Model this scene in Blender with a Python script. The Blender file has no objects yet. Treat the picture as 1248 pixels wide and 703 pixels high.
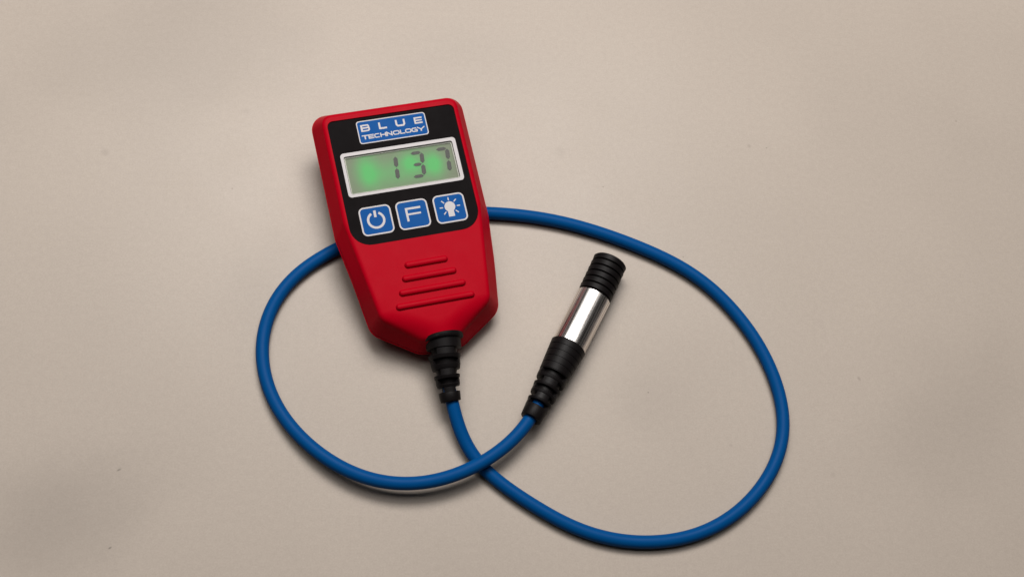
import bpy, bmesh, math, random
from mathutils import Vector, Matrix
random.seed(4)
MM = 0.001
S = bpy.context.scene
C = S.collection

# ------------------------------------------------------------------ camera
cd = bpy.data.cameras.new('camera'); cam = bpy.data.objects.new('camera', cd); C.objects.link(cam)
cd.lens = 50.0; cd.sensor_width = 36.0; cd.clip_start = 0.01; cd.clip_end = 50
cam.matrix_world = Matrix(((0.992996, 0.0, -0.11815, -72.709 * MM),
                           (-0.043124, 0.931009, -0.362439, -223.042 * MM),
                           (0.109999, 0.364995, 0.924488, 568.923 * MM),
                           (0, 0, 0, 1)))
S.camera = cam

# ------------------------------------------------------------------ world, lamps, exposure
wd = bpy.data.worlds.new('World'); S.world = wd; wd.use_nodes = True
bg = wd.node_tree.nodes['Background']
bg.inputs[0].default_value = (1.0, 0.95, 0.9, 1); bg.inputs[1].default_value = 0.02

def area(name, loc, target, sx, sy, power, col):
    l = bpy.data.lights.new(name, 'AREA'); l.shape = 'RECTANGLE'; l.size = sx; l.size_y = sy
    l.energy = power; l.color = col
    o = bpy.data.objects.new(name, l); C.objects.link(o)
    o.location = loc
    o.rotation_euler = (Vector(target) - Vector(loc)).to_track_quat('-Z', 'Y').to_euler()
    return o
area('softbox', (-0.13, 0.43, 1.05), (-0.13, 0.43, 0), 1.40, 0.90, 11.6, (1.0, 0.965, 0.935))
area('softbox_core', (0.01, 0.52, 1.01), (0, 0, 0), 0.60, 0.32, 11.4, (1.0, 0.965, 0.935))

S.view_settings.view_transform = 'Standard'; S.view_settings.look = 'None'
S.view_settings.exposure = 0.0; S.view_settings.gamma = 1.0
S.view_settings.use_curve_mapping = False
S.render.engine = 'CYCLES'

# ------------------------------------------------------------------ materials
def mat(name, base, rough=0.5, metal=0.0, spec=0.5, bump=0.0, bscale=2000.0, mottle=0.0, coat=0.0):
    m = bpy.data.materials.new(name); m.use_nodes = True
    nt = m.node_tree; N = nt.nodes; P = N['Principled BSDF']
    P.inputs['Base Color'].default_value = (*base, 1); P.inputs['Roughness'].default_value = rough
    P.inputs['Metallic'].default_value = metal; P.inputs['Specular IOR Level'].default_value = spec
    P.inputs['Coat Weight'].default_value = coat; P.inputs['Coat Roughness'].default_value = 0.25
    tc = N.new('ShaderNodeTexCoord')
    if bump:
        nz = N.new('ShaderNodeTexNoise'); nz.inputs['Scale'].default_value = bscale; nz.inputs['Detail'].default_value = 3
        nt.links.new(tc.outputs['Object'], nz.inputs['Vector'])
        b = N.new('ShaderNodeBump'); b.inputs['Strength'].default_value = bump; b.inputs['Distance'].default_value = 0.0001
        nt.links.new(nz.outputs['Fac'], b.inputs['Height']); nt.links.new(b.outputs['Normal'], P.inputs['Normal'])
    if mottle:
        n2 = N.new('ShaderNodeTexNoise'); n2.inputs['Scale'].default_value = 130; n2.inputs['Detail'].default_value = 6
        nt.links.new(tc.outputs['Object'], n2.inputs['Vector'])
        mr = N.new('ShaderNodeMapRange'); mr.inputs['From Min'].default_value = .3; mr.inputs['From Max'].default_value = .7
        mr.inputs['To Min'].default_value = max(0.02, rough - mottle); mr.inputs['To Max'].default_value = rough + mottle
        nt.links.new(n2.outputs['Fac'], mr.inputs['Value']); nt.links.new(mr.outputs['Result'], P.inputs['Roughness'])
    return m

M = dict(
    red=mat('red_plastic', (0.335, 0.0005, 0.0085), 0.42, spec=.025, bump=.10, bscale=3500, mottle=.05),
    film=mat('black_film', (0.0055, 0.0044, 0.0047), 0.55, spec=.02, bump=.08, bscale=2500, mottle=.06),
    blue=mat('blue_print', (0.0005, 0.062, 0.235), 0.45, spec=.04, bump=.12, bscale=1500, mottle=.08),
    white=mat('white_print', (0.38, 0.358, 0.362), 0.5, bump=.05),
    well=mat('clear_plastic_edge', (0.32, 0.31, 0.28), 0.35, bump=.4, bscale=700),
    ink=mat('lcd_segment', (0.006, 0.005, 0.005), 0.6),
    cable=mat('blue_cable_sheath', (0.0004, 0.054, 0.19), 0.45, spec=.045, bump=.05, bscale=2500, mottle=.05),
    rubber=mat('black_rubber', (0.0055, 0.0045, 0.0047), 0.45, spec=.10, bump=.15, bscale=1800, mottle=.06),
    chrome=mat('polished_steel', (0.86, 0.83, 0.80), 0.13, metal=1.0),
)
# lengthwise reflection streaks painted into the sleeve's colour and roughness
nt = M['chrome'].node_tree; N = nt.nodes; P = N['Principled BSDF']
tc = N.new('ShaderNodeTexCoord'); mp = N.new('ShaderNodeMapping'); mp.vector_type = 'TEXTURE'
mp.inputs['Rotation'].default_value = (0, 0, math.radians(61.9)); mp.inputs['Scale'].default_value = (40, 1, 1)
nz = N.new('ShaderNodeTexNoise'); nz.inputs['Scale'].default_value = 1300; nz.inputs['Detail'].default_value = 5
nt.links.new(tc.outputs['Object'], mp.inputs['Vector']); nt.links.new(mp.outputs[0], nz.inputs['Vector'])
mr = N.new('ShaderNodeMapRange'); mr.inputs['To Min'].default_value = .13; mr.inputs['To Max'].default_value = .42
nt.links.new(nz.outputs['Fac'], mr.inputs['Value']); nt.links.new(mr.outputs['Result'], P.inputs['Roughness'])
cr = N.new('ShaderNodeValToRGB'); cr.color_ramp.elements[0].position = .36; cr.color_ramp.elements[0].color = (.50, .46, .43, 1)
cr.color_ramp.elements[1].position = .56; cr.color_ramp.elements[1].color = (.86, .83, .80, 1)
nt.links.new(nz.outputs['Fac'], cr.inputs[0]); nt.links.new(cr.outputs[0], P.inputs['Base Color'])

# window pane: clear with a reflection
m = bpy.data.materials.new('window_pane'); m.use_nodes = True; nt = m.node_tree; N = nt.nodes; N.remove(N['Principled BSDF'])
out = N['Material Output']; tr = N.new('ShaderNodeBsdfTransparent'); tr.inputs[0].default_value = (.93, .94, .92, 1)
gl = N.new('ShaderNodeBsdfGlossy'); gl.inputs['Roughness'].default_value = .3
fr = N.new('ShaderNodeFresnel'); fr.inputs[0].default_value = 1.12; mx = N.new('ShaderNodeMixShader')
nt.links.new(fr.outputs[0], mx.inputs[0]); nt.links.new(tr.outputs[0], mx.inputs[1]); nt.links.new(gl.outputs[0], mx.inputs[2])
nt.links.new(mx.outputs[0], out.inputs[0]); M['pane'] = m

# backlit liquid crystal sheet: three little green LEDs glow through the diffuser
m = mat('backlit_lcd', (0.085, 0.085, 0.07), 0.5, spec=.06, bump=.1, bscale=400); nt = m.node_tree; N = nt.nodes; P = N['Principled BSDF']
tc = N.new('ShaderNodeTexCoord'); acc = None
def add(a, b):
    n = N.new('ShaderNodeMath'); n.operation = 'ADD'; nt.links.new(a, n.inputs[0]); nt.links.new(b, n.inputs[1]); return n.outputs[0]
for (x, y, rx, ry, amp) in ((-14.6, 4.6, 4.4, 6.8, .85), (-11.5, 1.5, 9, 8, .35), (4.0, 5.5, 3.8, 4.2, .8), (0, 2.5, 9, 7, .38), (14.0, 2.9, 3.6, 4.8, .85), (12, 3, 8, 8, .35)):
    mp = N.new('ShaderNodeMapping'); mp.vector_type = 'POINT'
    mp.inputs['Scale'].default_value = (1 / (rx * MM), 1 / (ry * MM), 0)
    mp.inputs['Location'].default_value = (-x / rx, -y / ry, 0)
    nt.links.new(tc.outputs['Object'], mp.inputs['Vector'])
    ln = N.new('ShaderNodeVectorMath'); ln.operation = 'LENGTH'; nt.links.new(mp.outputs[0], ln.inputs[0])
    sq = N.new('ShaderNodeMath'); sq.operation = 'MULTIPLY'; nt.links.new(ln.outputs['Value'], sq.inputs[0]); nt.links.new(ln.outputs['Value'], sq.inputs[1])
    ng = N.new('ShaderNodeMath'); ng.operation = 'MULTIPLY'; ng.inputs[1].default_value = -1; nt.links.new(sq.outputs[0], ng.inputs[0])
    ex = N.new('ShaderNodeMath'); ex.operation = 'EXPONENT'; nt.links.new(ng.outputs[0], ex.inputs[0])
    am = N.new('ShaderNodeMath'); am.operation = 'MULTIPLY'; am.inputs[1].default_value = amp; nt.links.new(ex.outputs[0], am.inputs[0])
    acc = am.outputs[0] if acc is None else add(acc, am.outputs[0])
nz = N.new('ShaderNodeTexNoise'); nz.inputs['Scale'].default_value = 160; nt.links.new(tc.outputs['Object'], nz.inputs['Vector'])
mrn = N.new('ShaderNodeMapRange'); mrn.inputs['To Min'].default_value = .7; mrn.inputs['To Max'].default_value = 1.3; nt.links.new(nz.outputs['Fac'], mrn.inputs['Value'])
ml = N.new('ShaderNodeMath'); ml.operation = 'MULTIPLY'; nt.links.new(acc, ml.inputs[0]); nt.links.new(mrn.outputs[0], ml.inputs[1])
mixc = N.new('ShaderNodeMix'); mixc.data_type = 'RGBA'; mixc.clamp_factor = True
nt.links.new(ml.outputs[0], mixc.inputs['Factor'])
mixc.inputs[6].default_value = (0.125, 0.135, 0.09, 1); mixc.inputs[7].default_value = (0.0, 0.46, 0.07, 1)
nt.links.new(mixc.outputs[2], P.inputs['Emission Color']); P.inputs['Emission Strength'].default_value = 0.9
M['lcd'] = m

# table top: warm grey-beige lacquer, glossy, with fine grain, painted-in cloudy reflections, small smudges and specks
m = bpy.data.materials.new('beige_lacquer'); m.use_nodes = True; nt = m.node_tree; N = nt.nodes; P = N['Principled BSDF']
tc = N.new('ShaderNodeTexCoord')
def noise(scale, detail=3, dist=0.0):
    n = N.new('ShaderNodeTexNoise'); n.inputs['Scale'].default_value = scale; n.inputs['Detail'].default_value = detail
    n.inputs['Distortion'].default_value = dist; nt.links.new(tc.outputs['Object'], n.inputs['Vector']); return n.outputs['Fac']
def rng(v, a, b, c, d, smooth=False):
    n = N.new('ShaderNodeMapRange'); n.interpolation_type = 'SMOOTHSTEP' if smooth else 'LINEAR'
    for k, x in zip(('From Min', 'From Max', 'To Min', 'To Max'), (a, b, c, d)): n.inputs[k].default_value = x
    nt.links.new(v, n.inputs['Value']); return n.outputs['Result']
def mul(a, b):
    n = N.new('ShaderNodeMath'); n.operation = 'MULTIPLY'; nt.links.new(a, n.inputs[0]); nt.links.new(b, n.inputs[1]); return n.outputs[0]
fac = mul(rng(noise(1400, 2), .25, .75, .945, 1.055), rng(noise(9, 3), .3, .7, .965, 1.03))
fac = mul(fac, rng(noise(420, 4), .3, .7, .975, 1.025))
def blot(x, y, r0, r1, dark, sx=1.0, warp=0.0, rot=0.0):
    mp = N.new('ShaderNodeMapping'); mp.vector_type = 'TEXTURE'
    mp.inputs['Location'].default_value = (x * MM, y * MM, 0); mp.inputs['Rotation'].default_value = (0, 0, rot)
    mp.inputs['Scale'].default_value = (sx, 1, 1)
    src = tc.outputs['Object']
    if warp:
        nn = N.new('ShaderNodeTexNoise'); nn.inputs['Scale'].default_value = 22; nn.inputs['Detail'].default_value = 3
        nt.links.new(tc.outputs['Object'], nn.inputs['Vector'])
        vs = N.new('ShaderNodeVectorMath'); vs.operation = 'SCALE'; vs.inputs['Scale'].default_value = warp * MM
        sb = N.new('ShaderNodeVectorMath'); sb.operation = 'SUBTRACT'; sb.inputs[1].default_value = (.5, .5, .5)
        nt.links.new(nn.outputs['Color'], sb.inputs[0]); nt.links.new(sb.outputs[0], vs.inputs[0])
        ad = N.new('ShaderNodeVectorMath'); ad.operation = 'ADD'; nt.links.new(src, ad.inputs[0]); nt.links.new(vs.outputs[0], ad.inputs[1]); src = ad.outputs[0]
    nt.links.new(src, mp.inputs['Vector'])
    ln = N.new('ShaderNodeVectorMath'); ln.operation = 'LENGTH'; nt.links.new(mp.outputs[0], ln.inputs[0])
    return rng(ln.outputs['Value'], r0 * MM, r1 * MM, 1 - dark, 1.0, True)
for b in ((-186, -92, 2, 46, .15, 1.25, 60, .3), (-150, 120, 2, 60, .10, 1.6, 60, .2), (-100, 5, 0, 40, .06, 1, 50), (62, -45, 0, 38, .07, 1, 50), (185, -55, 0, 55, .07, 1.3, 60), (-15, 110, 0, 40, .04, 1.5, 50),  # broad soft blots: cloudy reflections painted into the base colour
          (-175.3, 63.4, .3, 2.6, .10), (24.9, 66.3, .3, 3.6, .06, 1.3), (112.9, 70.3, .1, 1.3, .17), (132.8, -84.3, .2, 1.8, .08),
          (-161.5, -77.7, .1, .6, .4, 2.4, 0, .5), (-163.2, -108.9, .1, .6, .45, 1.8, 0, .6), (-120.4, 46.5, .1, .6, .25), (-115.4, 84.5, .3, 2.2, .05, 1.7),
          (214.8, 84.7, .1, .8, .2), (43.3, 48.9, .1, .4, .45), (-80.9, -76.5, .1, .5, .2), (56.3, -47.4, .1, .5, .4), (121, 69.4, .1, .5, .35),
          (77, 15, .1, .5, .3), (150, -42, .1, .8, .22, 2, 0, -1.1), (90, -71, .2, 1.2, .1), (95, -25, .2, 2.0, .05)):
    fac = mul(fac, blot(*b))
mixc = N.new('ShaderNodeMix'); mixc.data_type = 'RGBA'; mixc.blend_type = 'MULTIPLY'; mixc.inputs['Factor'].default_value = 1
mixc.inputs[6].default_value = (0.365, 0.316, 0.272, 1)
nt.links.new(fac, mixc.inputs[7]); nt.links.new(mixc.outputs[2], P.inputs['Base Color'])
nt.links.new(rng(noise(35, 5), .3, .7, .27, .34), P.inputs['Roughness']); P.inputs['Specular IOR Level'].default_value = 0.10
bp = N.new('ShaderNodeBump'); bp.inputs['Strength'].default_value = .06; bp.inputs['Distance'].default_value = .0001
nt.links.new(noise(900, 3), bp.inputs['Height']); nt.links.new(bp.outputs[0], P.inputs['Normal'])
M['table'] = m

# ------------------------------------------------------------------ helpers (all lengths in mm)
def obj(name, verts, faces, material, parent=None, smooth=True, angle=35, matrix=None):
    me = bpy.data.meshes.new(name); me.from_pydata([tuple(c * MM for c in v) for v in verts], [], faces); me.update()
    bm = bmesh.new(); bm.from_mesh(me); bmesh.ops.recalc_face_normals(bm, faces=bm.faces); bm.to_mesh(me); bm.free()
    me.materials.append(material)
    o = bpy.data.objects.new(name, me); C.objects.link(o)
    if smooth:
        me.polygons.foreach_set('use_smooth', [True] * len(me.polygons)); me.set_sharp_from_angle(angle=math.radians(angle))
    if parent: o.parent = parent
    if matrix is not None: o.matrix_local = matrix
    return o

def bevel(o, w, seg=2, angle=30):
    b = o.modifiers.new('bevel', 'BEVEL'); b.width = w * MM; b.segments = seg; b.limit_method = 'ANGLE'; b.angle_limit = math.radians(angle)
    return o

def offset(poly, d):
    """sharp corners moved outward by d (polygon counter-clockwise)"""
    n = len(poly); out = []
    for i in range(n):
        p0, p, p1 = Vector(poly[i - 1]), Vector(poly[i]), Vector(poly[(i + 1) % n])
        a = (p - p0).normalized(); b = (p1 - p).normalized()
        na = Vector((a.y, -a.x)); nb = Vector((b.y, -b.x)); h = (na + nb).normalized()
        out.append(p + h * (d / max(.2, h.dot(na))))
    return out

def rounded(poly, radii, seg=8, edge=6):
    """rounded outline; the same count of points for every polygon with as many corners"""
    n = len(poly); cor = []
    for i in range(n):
        p0, p, p1 = Vector(poly[i - 1]), Vector(poly[i]), Vector(poly[(i + 1) % n])
        a = (p0 - p).normalized(); b = (p1 - p).normalized(); ang = a.angle(b); r = max(.05, radii[i])
        t = r / math.tan(ang / 2); t = min(t, .48 * (p0 - p).length, .48 * (p1 - p).length); r = t * math.tan(ang / 2)
        c = p + (a + b).normalized() * (r / math.sin(ang / 2))
        s = p + a * t; e = p + b * t; v0 = s - c; v1 = e - c; th = v0.angle_signed(v1)
        pts = []
        for k in range(seg + 1):
            q = -th * k / seg; pts.append(c + Vector((v0.x * math.cos(q) - v0.y * math.sin(q), v0.x * math.sin(q) + v0.y * math.cos(q))))
        cor.append(pts)
    out = []
    for i in range(n):
        out += cor[i]; a = cor[i][-1]; b = cor[(i + 1) % n][0]
        out += [a.lerp(b, k / edge) for k in range(1, edge)]
    return out

def loft(rings, cap0=True, cap1=True):
    n = len(rings[0]); v = [p for r in rings for p in r]; f = []
    for k in range(len(rings) - 1):
        for i in range(n):
            j = (i + 1) % n; f.append((k * n + i, k * n + j, (k + 1) * n + j, (k + 1) * n + i))
    if cap0: f.append(tuple(range(n))[::-1])
    if cap1: f.append(tuple(range((len(rings) - 1) * n, len(rings) * n)))
    return v, f

def ring3(pts, w): return [(p.x, p.y, w) for p in pts]

def rrect(x0, y0, x1, y1, r, seg=6):
    if not isinstance(r, (list, tuple)): r = [r] * 4
    return [(x0, y1), (x0, y0), (x1, y0), (x1, y1)], r

def plate(poly, radii, w0, w1, edge_round=.05, seg=6):
    """thin plate with a softened top edge"""
    return loft([ring3(rounded(poly, radii, seg, 1), w0), ring3(rounded(poly, radii, seg, 1), w1 - edge_round),
                 ring3(rounded(offset(poly, -edge_round), [r - edge_round for r in radii], seg, 1), w1)])

def frame(poly_o, ro, poly_i, ri, w0, w1, seg=6):
    o = rounded(poly_o, ro, seg, 1); i = rounded(poly_i, ri, seg, 1); n = len(o)
    v = ring3(o, w0) + ring3(o, w1) + ring3(i, w1) + ring3(i, w0); f = []
    for k in range(4):
        for a in range(n):
            b = (a + 1) % n; f.append((k * n + a, k * n + b, ((k + 1) % 4) * n + b, ((k + 1) % 4) * n + a))
    return v, f

class Strokes:
    """flat pen strokes with a little thickness; every stroke a hair above the one before"""
    def __init__(s, w): s.v = []; s.f = []; s.w = w
    def prism(s, pts):
        n = len(pts); b = len(s.v); w = s.w; s.w += .004
        s.v += [(x, y, w - .06) for x, y in pts] + [(x, y, w) for x, y in pts]
        s.f.append(tuple(range(b + n, b + 2 * n)))
        for i in range(n):
            j = (i + 1) % n; s.f.append((b + i, b + j, b + n + j, b + n + i))
    def line(s, pts, t, closed=False):
        P = [Vector(p) for p in pts]; n = len(P); L = []; R = []
        for i in range(n):
            a = (P[i] - P[i - 1]).normalized() if (i > 0 or closed) else None
            b = (P[(i + 1) % n] - P[i]).normalized() if (i < n - 1 or closed) else None
            if a is None: a = b
            if b is None: b = a
            na = Vector((-a.y, a.x)); nb = Vector((-b.y, b.x)); h = (na + nb)
            h = h.normalized() if h.length > 1e-6 else na
            m = h * (t / 2 / max(.35, h.dot(na))); L.append(P[i] + m); R.append(P[i] - m)
        if closed:
            b0 = len(s.v); w = s.w; s.w += .004
            for i in range(n):
                s.v += [(L[i].x, L[i].y, w - .06), (L[i].x, L[i].y, w), (R[i].x, R[i].y, w), (R[i].x, R[i].y, w - .06)]
            for i in range(n):
                j = (i + 1) % n
                for k in range(4):
                    l = (k + 1) % 4; s.f.append((b0 + i * 4 + k, b0 + j * 4 + k, b0 + j * 4 + l, b0 + i * 4 + l))
        else:
            s.strip(L, R)
    def strip(s, L, R):
        b = len(s.v); n = len(L); w = s.w; s.w += .004
        for i in range(n):
            s.v += [(L[i].x, L[i].y, w - .06), (L[i].x, L[i].y, w), (R[i].x, R[i].y, w), (R[i].x, R[i].y, w - .06)]
        for i in range(n - 1):
            for k in range(4):
                l = (k + 1) % 4; s.f.append((b + i * 4 + k, b + (i + 1) * 4 + k, b + (i + 1) * 4 + l, b + i * 4 + l))
        s.f.append((b, b + 1, b + 2, b + 3)); e = b + (n - 1) * 4; s.f.append((e + 3, e + 2, e + 1, e))
    def build(s, name, material, parent): return obj(name, s.v, s.f, material, parent, smooth=False)

# ------------------------------------------------------------------ the surface
tv = []; G = 24
for j in range(G + 1):
    for i in range(G + 1): tv.append((-3000 + 6000 * i / G, -3000 + 6000 * j / G, 0))
tf = [(j * (G + 1) + i, j * (G + 1) + i + 1, (j + 1) * (G + 1) + i + 1, (j + 1) * (G + 1) + i) for j in range(G) for i in range(G)]
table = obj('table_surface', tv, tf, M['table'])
table['kind'] = 'structure'; table['label'] = 'glossy warm beige surface with faint painted-in cloudy reflections, small smudges and specks'

# ------------------------------------------------------------------ the gauge
gauge = bpy.data.objects.new('paint_thickness_gauge', None); C.objects.link(gauge)
gauge.empty_display_size = .02; gauge.location = (-47 * MM, 41 * MM, 0)
gauge['label'] = 'red handheld gauge with green lit display, blue looped cable and black and silver probe'
gauge['category'] = 'gauge'
INV = Matrix.Translation((47 * MM, -41 * MM, 0))
DEV = INV @ Matrix(((0.978926, -0.197132, 0.053325, -46.986 * MM), (0.200565, 0.977225, -0.069316, 41.207 * MM),
                    (-0.038446, 0.07855, 0.996169, 26.8 * MM), (0, 0, 0, 1)))
def part(name, vf, material, **k): return obj(name, vf[0], vf[1], material, gauge, matrix=DEV, **k)

# --- housing, front shell
def mirror(half): return half + [(-x, y) for x, y in reversed(half)]
FACE = [(-29.7, 32.1), (-29.7, -17), (-22.8, -60.8), (-7.1, -72.2), (8.7, -72.2), (24.0, -60.8), (29.7, -17), (29.7, 32.1)]
SEAM = [(-32.9, 35.0), (-32.9, -21), (-25.9, -62.8), (-7.8, -74.8), (9.9, -74.8), (28.7, -62.4), (32.9, -21), (32.9, 35.0)]
def low(y):
    k = max(0, min(1, (-y - 40) / 22)); return 4.0 * k * k * (3 - 2 * k)
FR = [4.5, 14, 6.5, 8]; FR = FR + FR[::-1]
SR = [6.5, 14, 8, 8]; SR = SR + SR[::-1]
def seg_dist(p, a, b):
    a, b = Vector(a), Vector(b); d = (b - a); t = max(0, min(1, (p - a).dot(d) / d.length_squared)); return (p - a - d * t).length
def chin(p):
    """the face rolls down towards the cable collar, with a soft facet at either side"""
    d1 = seg_dist(p, FACE[2], FACE[3]); d2 = seg_dist(p, FACE[3], FACE[4]); d3 = seg_dist(p, FACE[4], FACE[5])
    k = max(0, min(1, (-p.y - 56) / 14)); k = k * k * (3 - 2 * k)
    s = 0
    for d, reach, deep in ((d1, 10, 4.6), (d3, 10, 4.6), (d2, 9, 1.6)):
        t = max(0, 1 - d / reach); s = max(s, deep * t * t)
    return -s * k
rings = []
for d, w in ((-9, 0), (-8, 0), (-7, 0), (-6, 0), (-5, 0), (-4, 0), (-3, 0), (-2.4, 0), (-1.8, -.01), (-1.3, -.08), (-.85, -.27), (-.45, -.58), (-.15, -.95), (0, -1.35)):
    ps = rounded(offset(FACE, d), [max(.6, r + d) for r in FR])
    rings.append([(p.x, p.y, w + chin(p)) for p in ps])
f0 = rounded(FACE, FR); s0 = rounded(SEAM, SR)
for t in (.12, .35, .65, .9, 1.0):
    ps = [a.lerp(b, t) for a, b in zip(f0, s0)]
    rings.append([(p.x, p.y, (-1.35 + chin(a)) * (1 - t) - (8.0 + low(p.y)) * t) for p, a in zip(ps, f0)])
rings.append([(p.x, p.y, -8.35 - low(p.y)) for p in s0])
rings.append([(p.x, p.y, -8.5 - low(p.y)) for p in rounded(offset(SEAM, -.2), SR)])
v, f = loft(rings)
housing = part('housing', (v, f), M['red'])

PANEL = [(-27.6, 28.55), (-27.6, -28.5), (27.6, -28.5), (27.6, 28.55)]; PRAD = [2.6, 8.5, 8.5, 2.6]
WIN, WR = rrect(-23.5, -5.15, 23.3, 11.75, .7)
def cutter(poly, radii, w0, w1):
    v, f = loft([ring3(rounded(poly, radii, 8, 2), w0), ring3(rounded(poly, radii, 8, 2), w1)])
    o = obj('cutter', v, f, M['red'], smooth=False); o.matrix_world = gauge.matrix_basis @ DEV; return o
def carve(o, cutters):
    for c in cutters:
        b = o.modifiers.new('cut', 'BOOLEAN'); b.operation = 'DIFFERENCE'; b.object = c; b.solver = 'EXACT'
    bpy.context.view_layer.update()
    me = bpy.data.meshes.new_from_object(o.evaluated_get(bpy.context.evaluated_depsgraph_get()))
    o.modifiers.clear(); old = o.data; o.data = me; me.name = old.name
    me.polygons.foreach_set('use_smooth', [True] * len(me.polygons)); me.set_sharp_from_angle(angle=math.radians(35))
    for c in cutters: bpy.data.objects.remove(c)
carve(housing, [cutter(PANEL, PRAD, -.85, 5), cutter(offset(WIN, .6), [1.2] * 4, -4.0, 5)])

# --- back cover under the seam
rings = []
for d, w in ((-.9, -8.62), (.15, -8.68), (.38, -8.85), (.38, -9.45), (-.5, -9.9), (-1.3, -12), (-2.2, -15), (-3.4, -17), (-5.5, -18.2), (-8, -18.5)):
    ps = rounded(offset(SEAM, d), [max(.8, r + d * .4) for r in SR])
    rings.append([(p.x, p.y, w - low(p.y) * (1 - .45 * max(0, min(1, (-w - 9.5) / 8)))) for p in ps])
back = part('back_cover', loft(rings), M['red'])

# --- moulded grip ribs
for (y, xa, xb) in ((-39.75, -8.0, 9.6), (-45.4, -10.3, 12.1), (-51.2, -12.8, 14.7), (-56.85, -15.3, 17.2)):
    v = []; n = 18; prof = [(1.42, -.15), (1.38, .3), (1.14, .85), (.66, 1.18), (.0, 1.28)]
    rs = []
    for r, w in prof:
        ps = []
        for k in range(n + 1): a = math.pi / 2 + math.pi * k / n; ps.append((xa + 1 + r * math.cos(a), y + r * math.sin(a), w))
        for k in range(n + 1): a = -math.pi / 2 + math.pi * k / n; ps.append((xb - 1 + r * math.cos(a), y + r * math.sin(a), w))
        rs.append(ps)
    rs[-1] = [(x, y, .8) for x, _, _ in rs[-2]]
    v, f = loft(rs[:-1] + [[(x, y + (yy - y) * .45, 1.24) for x, yy, _ in rs[-2]]])
    obj('grip_rib', v, f, M['red'], housing)

# --- face panel
PW = -.42
v, f = plate(offset(PANEL, -.12), PRAD, -.80, PW, .06, 10)
panel = part('face_panel', (v, f), M['film'], angle=25)
carve(panel, [cutter(WIN, WR, -3, 3)])

# --- logo badge
q, r = rrect(-15.43, 16.35, 14.57, 26.85, 1.25)
badge = part('logo_badge', plate(offset(q, -.38), [1.0] * 4, PW - .05, PW + .085, .03), M['blue'])
v, f = frame(q, r, offset(q, -.42), [.95] * 4, PW - .05, PW + .10); obj('badge_border', v, f, M['white'], badge, smooth=False)
st = Strokes(PW + .115)
t = .80
def letterB(x, y, w, h):
    st.line([(x + t / 2, y), (x + t / 2, y + h)], t)
    st.line([(x + t / 2, y + h - t / 2 * .8), (x + w - t * .9, y + h - t / 2 * .8), (x + w - t * .55, y + h - t), (x + w - t * .55, y + h * .6), (x + w - t, y + h * .52), (x + t / 2, y + h * .52)], t * .8)
    st.line([(x + w - t, y + h * .52), (x + w - t * .45, y + h * .44), (x + w - t * .45, y + t * .9), (x + w - t, y + t * .4), (x + t / 2, y + t * .4)], t * .8)
letterB(-13.85, 21.85, 3.9, 3.15)
st.line([(-5.7, 25.0), (-5.7, 22.25), (-2.7, 22.25)], t)
st.line([(1.6, 25.0), (1.6, 22.8), (2.1, 22.25), (4.5, 22.25), (5.0, 22.8), (5.0, 25.0)], t)
st.line([(12.9, 24.55), (9.7, 24.55), (9.7, 22.2), (12.9, 22.2)], t * .85); st.line([(9.8, 23.38), (12.8, 23.38)], t * .75)
st.build('lettering', M['white'], badge)
st = Strokes(PW + .115); t = .46; yb, yt = 18.3, 20.25; ym = (yb + yt) / 2
T2 = t / 2
st.line([(-14.1, yt - T2), (-11.35, yt - T2)], t); st.line([(-12.75, yt - T2), (-12.75, yb)], t * 1.2)
st.line([(-8.95, yt - T2), (-11.1, yt - T2), (-11.1, yb + T2), (-8.95, yb + T2)], t); st.line([(-11.1, ym), (-9.1, ym)], t)
st.line([(-6.6, yt - T2), (-8.2, yt - T2), (-8.55, yt - .5), (-8.55, yb + .5), (-8.2, yb + T2), (-6.6, yb + T2)], t)
st.line([(-5.95, yt), (-5.95, yb)], t * 1.1); st.line([(-3.85, yt), (-3.85, yb)], t * 1.1); st.line([(-5.95, ym), (-3.85, ym)], t)
st.line([(-3.25, yb), (-3.25, yt - T2), (-1.25, yb + T2), (-1.25, yt)], t * 1.05)
def o(x0, x1): st.line([(x0 + .4, yt - T2), (x0, yt - .6), (x0, yb + .6), (x0 + .4, yb + T2), (x1 - .4, yb + T2), (x1, yb + .6), (x1, yt - .6), (x1 - .4, yt - T2)], t, True)
o(-.5, 1.95)
st.line([(2.6, yt), (2.6, yb + T2), (4.5, yb + T2)], t)
o(4.85, 7.1)
st.line([(9.6, yt - T2), (8.0, yt - T2), (7.65, yt - .5), (7.65, yb + .5), (8.0, yb + T2), (9.75, yb + T2), (9.75, ym), (8.7, ym)], t)
st.line([(10.0, yt), (11.6, ym - .1), (13.2, yt)], t); st.line([(11.55, ym), (11.55, yb)], t * 1.2)
st.build('lettering', M['white'], badge)

# --- display
LW = -1.75
q, _ = rrect(-24.0, -5.7, 23.8, 12.3, 1)
display = part('display', plate(q, [1.0] * 4, LW - .8, LW, .05), M['lcd'])
q, r = rrect(-24.93, -6.55, 25.0, 13.45, 1.5)
v, f = frame(q, r, offset(WIN, .12), [.9] * 4, PW - .05, PW + .14); bevel(obj('display_frame', v, f, M['white'], display, smooth=False), .06)
v, f = frame(offset(WIN, -.03), [.7] * 4, offset(WIN, -.45), [.4] * 4, LW + .02, PW - .62)
obj('display_well', v, f, M['well'], display, smooth=False)
v, f = plate(offset(WIN, -.06), [.6] * 4, PW - .55, PW - .30, .03); obj('window_pane', v, f, M['pane'], display)
DX, DY = .28, .65
def segment(st, a, b, t, tail=.5):
    a = Vector(a); b = Vector(b); d = (b - a).normalized(); n = Vector((-d.y, d.x)) * t / 2
    st.prism([tuple(x) for x in (a, a + d * tail - n, b - d * tail - n, b, b - d * tail + n, a + d * tail + n)])
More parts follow.
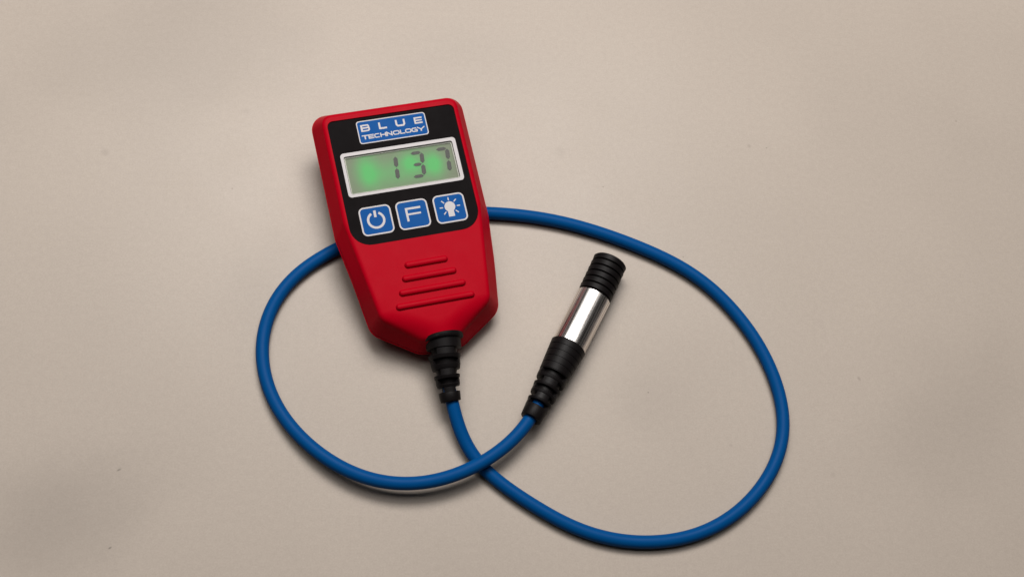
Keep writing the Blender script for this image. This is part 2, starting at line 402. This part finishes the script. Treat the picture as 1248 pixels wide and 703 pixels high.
def digit(xr, segs):
    st = Strokes(LW + .20); W_, H_ = 4.9, 10.6; y0 = -2.35 + DY + .35; x0 = xr + DX
    sh = lambda x, y: (x0 + x + (y) * .085, y0 + y)
    g = .22
    P_ = dict(A=((-W_ + g, H_), (-g, H_)), B=((0, H_ - g), (0, H_ / 2 + g)), C=((0, H_ / 2 - g), (0, g)), D=((-W_ + g, 0), (-g, 0)), G=((-W_ + g + .5, H_ / 2), (-g - .2, H_ / 2)))
    for s_ in segs:
        a, b = P_[s_]; segment(st, sh(*a), sh(*b), 1.8 if s_ in 'BC' else 1.45, .95)
    return st.build('digit', M['ink'], display)
digit(-3.0, 'BC'); digit(8.4, 'ABCDG'); digit(19.6, 'ABC')

# --- buttons
def button(name, x0):
    q, r = rrect(x0, -24.5, x0 + 13.58, -11.76, 2.3)
    b = part(name, plate(offset(q, -.62), [1.7] * 4, PW - .05, PW + .16, .08), M['blue'])
    v, f = frame(q, r, offset(q, -.68), [1.6] * 4, PW - .05, PW + .20); bevel(obj('button_border', v, f, M['white'], b, smooth=False), .05)
    return b
SW = PW + .19
b = button('power_button', -22.45); st = Strokes(SW)
cx_, cy_ = -15.78, -18.0
st.line([(cx_ + 3.35 * math.sin(a), cy_ + 3.35 * math.cos(a)) for a in [math.radians(27 + k * (306 / 36)) for k in range(37)]], 1.0)
st.line([(cx_ + .05, -13.75), (cx_ - .02, -16.7)], 1.05); st.build('power_symbol', M['white'], b)
b = button('function_button', -6.79); st = Strokes(SW)
st.line([(-2.55, -20.95), (-2.55, -15.4), (3.6, -15.4)], .92); st.line([(-2.3, -17.9), (3.4, -17.9)], .80); st.build('letter_symbol', M['white'], b)
b = button('light_button', 9.21); st = Strokes(SW); bx, by = 16.02, -17.4
pts = [(bx + 2.3 * math.cos(a), by + 2.3 * math.sin(a)) for a in [math.radians(-52 + k * (284 / 30)) for k in range(31)]]
pts = [(bx + 1.28, -19.4)] + pts + [(bx - 1.28, -19.4), (bx - 1.3, -21.85), (bx + 1.35, -21.85)]
st.prism(pts)
for a_, b_ in (((16.05, -13.26), (16.0, -14.6)), ((19.2, -14.5), (18.1, -15.5)), ((20.4, -17.55), (19.0, -17.5)), ((19.2, -20.5), (18.1, -19.4)),
               ((12.9, -20.55), (13.95, -19.5)), ((11.6, -17.45), (13.0, -17.5)), ((12.85, -14.45), (13.9, -15.6))): st.line([a_, b_], .48)
st.build('bulb_symbol', M['white'], b)

# ------------------------------------------------------------------ sweeps along a path
class Path:
    def __init__(s, pts):
        s.p = [Vector(p) for p in pts]; s.l = [0]
        for a, b in zip(s.p, s.p[1:]): s.l.append(s.l[-1] + (b - a).length)
        s.n = []; up = Vector((0, 0, 1))
    def at(s, d):
        if d <= 0: t = (s.p[1] - s.p[0]).normalized(); return s.p[0] + t * d, t
        if d >= s.l[-1]: t = (s.p[-1] - s.p[-2]).normalized(); return s.p[-1] + t * (d - s.l[-1]), t
        for i in range(len(s.p) - 1):
            if s.l[i + 1] >= d: break
        k = (d - s.l[i]) / (s.l[i + 1] - s.l[i]); return s.p[i].lerp(s.p[i + 1], k), (s.p[min(i + 2, len(s.p) - 1)] - s.p[max(i - 1, 0)]).normalized()
    def frame(s, d):
        c, t = s.at(d); side = t.cross(Vector((0, 0, 1))).normalized(); up = side.cross(t).normalized(); return c, side, up
    def pt(s, d, r, a):
        c, x, y = s.frame(d); return tuple(c + x * (r * math.cos(a)) + y * (r * math.sin(a)))
def smooth_path(pts, n, it=0):
    P_ = [Vector(p) for p in pts]; out = []; m = len(P_)
    for i in range(m - 1):
        p0, p1, p2, p3 = P_[max(i - 1, 0)], P_[i], P_[i + 1], P_[min(i + 2, m - 1)]
        for k in range(n):
            t = k / n; out.append(.5 * ((2 * p1) + (p2 - p0) * t + (2 * p0 - 5 * p1 + 4 * p2 - p3) * t * t + (3 * p1 - p0 - 3 * p2 + p3) * t ** 3))
    out.append(P_[-1])
    for _ in range(it):
        out = [out[0]] + [out[i] * .5 + (out[i - 1] + out[i + 1]) * .25 for i in range(1, len(out) - 1)] + [out[-1]]
    return out
def lathe(path, prof, seg=40):
    return loft([[path.pt(d, r, 2 * math.pi * k / seg) for k in range(seg)] for d, r in prof])
class Solid:
    def __init__(s): s.v = []; s.f = []
    def add(s, vf):
        b = len(s.v); s.v += vf[0]; s.f += [tuple(i + b for i in q) for q in vf[1]]
    def tube(s, path, d0, d1, ro0, ro1, ri, seg=40):
        R_ = [(d0, ri), (d0, ro0 - .3), (d0 + .12, ro0 - .09), (d0 + .3, ro0), (d1 - .3, ro1), (d1 - .12, ro1 - .09), (d1, ro1 - .3), (d1, ri)]
        v = [path.pt(d, r, 2 * math.pi * k / seg) for d, r in R_ for k in range(seg)]; n = len(R_); f = []
        for i in range(n):
            for k in range(seg):
                l = (k + 1) % seg; j = (i + 1) % n; f.append((i * seg + k, i * seg + l, j * seg + l, j * seg + k))
        s.add((v, f))
    def bridge(s, path, d0, d1, ro, ri, a, half, n=8):
        v = []; f = []
        prof = [(d0, ri), (d0, ro), (d1, ro), (d1, ri)]
        for k in range(n + 1):
            g = a - half + 2 * half * k / n; v += [path.pt(d, r, g) for d, r in prof]
        for k in range(n):
            for i in range(4): j = (i + 1) % 4; f.append((k * 4 + i, k * 4 + j, k * 4 + 4 + j, k * 4 + 4 + i))
        f.append((3, 2, 1, 0)); f.append((n * 4, n * 4 + 1, n * 4 + 2, n * 4 + 3)); s.add((v, f))
def slotted(sol, path, rows, r_at, wall=2.0, half=.55):
    """rows: ('ring'|'A'|'B', d0, d1): rings joined by pairs of bridges, turned a quarter from row to row"""
    for kind, d0, d1 in rows:
        if kind == 'ring': sol.tube(path, d0, d1, r_at(d0), r_at(d1), r_at(d1) - wall)
        else:
            base = math.pi / 2 if kind == 'A' else 0
            for g in (base, base + math.pi): sol.bridge(path, d0 - .35, d1 + .35, r_at((d0 + d1) / 2) - .12, r_at(d1) - wall + .05, g, half)
WLD = INV
def wpart(name, vf, material, **k): return obj(name, vf[0], vf[1], material, gauge, matrix=WLD, **k)

# --- cable
cable_pts = [[-30.7, -37.0, 11.9], [-30.0, -43.7, 10.8], [-28.9, -49.61, 9.6], [-27.81, -53.89, 8.5], [-26.05, -63.03, 6.2], [-22.38, -71.16, 4.0], [-18.12, -76.98, 2.9], [-12.03, -83.39, 2.75], [0.06, -92.46, 2.75], [14.07, -101.85, 2.75], [27.2, -107.83, 2.75], [47.24, -111.69, 2.75], [67.86, -109.84, 2.75], [80.7, -105.02, 2.75], [93.72, -96.53, 2.75], [103.34, -85.58, 2.75], [110.11, -74.21, 2.75], [113.1, -62.25, 2.75], [112.21, -48.05, 2.75], [108.96, -35.08, 2.75], [104.35, -23.82, 2.75], [96.76, -12.41, 2.75], [86.93, -0.31, 2.75], [72.46, 10.55, 2.75], [53.69, 19.69, 2.75], [34.74, 27.01, 2.75], [13.47, 32.26, 2.75], [-7.52, 34.25, 2.75], [-29.18, 33.79, 2.75], [-52.5, 27.78, 2.75], [-75.09, 17.07, 2.75], [-85.84, 10.39, 2.75], [-95.92, 0.97, 2.75], [-102.4, -10.51, 2.75], [-105.57, -21.83, 2.75], [-105.81, -29.76, 2.75], [-103.83, -42.27, 2.8], [-98.25, -55.06, 3.6], [-87.99, -68.26, 4.8], [-73.07, -79.78, 6.4], [-62.18, -84.66, 7.0], [-50.72, -86.82, 7.5], [-39.2, -86.57, 7.8], [-25.9, -83.36, 8.3], [-15.41, -78.09, 8.5], [-7.13, -72.26, 8.6], [-1.16, -66.83, 8.7], [3.49, -61.68, 8.8], [7.4, -55.0, 8.8], [11.0, -48.8, 8.3]]
import numpy as np
cp = smooth_path(cable_pts, 10, 4)
q = np.array([tuple(p) for p in cp]); al = np.concatenate([[0], np.cumsum(np.linalg.norm(np.diff(q, axis=0), axis=1))])
NP = 420; u = np.linspace(0, al[-1], NP); q = np.stack([np.interp(u, al, q[:, k]) for k in range(3)], 1)
wt = np.ones(NP); wt[:14] = 60; wt[-10:] = 60                # held where it enters the boots
D3 = np.diff(np.eye(NP), 3, axis=0)
cp = [Vector(p) for p in np.linalg.solve(np.diag(wt) + 2.0e4 * D3.T @ D3, wt[:, None] * q)]   # a fair curve, as stiff sheath lies
v = []; SEG = 24
for i, c in enumerate(cp):
    t = (cp[min(i + 1, len(cp) - 1)] - cp[max(i - 1, 0)]).normalized(); x = t.cross(Vector((0, 0, 1))).normalized(); y = x.cross(t)
    v.append([tuple(c + x * (2.75 * math.cos(2 * math.pi * k / SEG)) + y * (2.75 * math.sin(2 * math.pi * k / SEG))) for k in range(SEG)])
wpart('cable', loft(v), M['cable'], angle=60)

# --- strain relief where the cable leaves the housing
rp = Path(smooth_path([(-32.9, -21.5, 13.3), (-32.2, -25.0, 13.2), (-31.4, -29.5, 12.9), (-31.0, -33.6, 12.3), (-30.0, -43.7, 10.8), (-28.6, -53.2, 8.7), (-27.8, -57.0, 7.7)], 6))
sol = Solid(); D = 5.4; Q = .99
sol.add(lathe(rp, [(D - .8, 6.0), (D - .3, 8.3), (D + .1, 8.8), (D + 1.2, 8.8), (D + 1.7, 8.4), (D + 1.8, 7.5), (D + 5.0, 7.3), (D + 5.3, 6.9), (D + 5.3, 5.5), (D + 15, 4.3), (D + 18, 3.6), (D + 21, 2.95), (D + 21, 2.4)]))
ra = lambda d: 7.45 - (d - D - 3) * (7.45 - 4.3) / 21
slotted(sol, rp, [(k, D + 5.3 + (a_ - 6.6) * Q, D + 5.3 + (b_ - 6.6) * Q) for k, a_, b_ in (('A', 6.6, 9.0), ('ring', 9.0, 11.0), ('B', 11.0, 13.2), ('ring', 13.2, 15.4), ('A', 15.4, 17.6),
                  ('ring', 17.6, 19.2), ('B', 19.2, 21.2), ('ring', 21.2, 22.6), ('A', 22.6, 24.6))], ra)
sol.tube(rp, D + 5.3 + 18 * Q, D + 5.3 + 22 * Q, 4.5, 4.25, 2.8)
wpart('strain_relief', (sol.v, sol.f), M['rubber'])

# --- probe
pp = Path(smooth_path([(42.59, 9.64, 7.65), (34.2, -6.9, 7.65), (21.9, -29.2, 7.65), (12.0, -47.2, 8.3), (3.6, -61.9, 9.0)], 12))
L_CAP, L_SL = 18.4, 44.0
prof = [(0.0, 5.0), (0, 6.6), (.15, 7.0), (.5, 7.35)]
for i in range(6):
    a = .5 + i * 2.95
    prof += [(a + .02, 7.35), (a + .25, 7.55), (a + 2.15, 7.35), (a + 2.3, 7.2), (a + 2.35, 6.5), (a + 2.9, 6.5)]
prof += [(L_CAP - .05, 6.5)]
wpart('probe_cap', lathe(pp, prof, 56), M['rubber'])
wpart('probe_sleeve', lathe(pp, [(L_CAP, 5), (L_CAP, 7.25), (L_CAP + .25, 7.5), (L_SL - .2, 7.5), (L_SL - .02, 7.3), (L_SL - .02, 5)], 96), M['chrome'])
sol = Solid(); B = L_SL
prof = [(B, 5), (B, 7.5), (B + .25, 7.75)]
for i in range(5):
    a = B + .3 + i * 2.9; r0 = 7.75 - i * .23
    prof += [(a, r0), (a + 2.45, r0 - .2), (a + 2.55, r0 - .42), (a + 2.8, r0 - .42)]
prof += [(B + 14.8, 6.3), (B + 14.8, 4.8), (B + 24, 4.2), (B + 29, 3.4), (B + 29, 2.8)]
sol.add(lathe(pp, prof, 56))
ra = lambda d: 6.7 - (d - B - 14.6) * (6.7 - 4.6) / 20
slotted(sol, pp, [('B', B + 14.6, B + 17.0), ('ring', B + 17.0, B + 18.6), ('A', B + 18.6, B + 20.8), ('ring', B + 20.8, B + 22.4), ('B', B + 22.4, B + 24.4),
                  ('ring', B + 24.4, B + 25.9), ('A', B + 25.9, B + 27.9), ('ring', B + 27.9, B + 29.3), ('B', B + 29.3, B + 31.2)], ra)
sol.tube(pp, B + 31.2, B + 36.6, 4.9, 4.5, 2.8)
wpart('probe_boot', (sol.v, sol.f), M['rubber'])
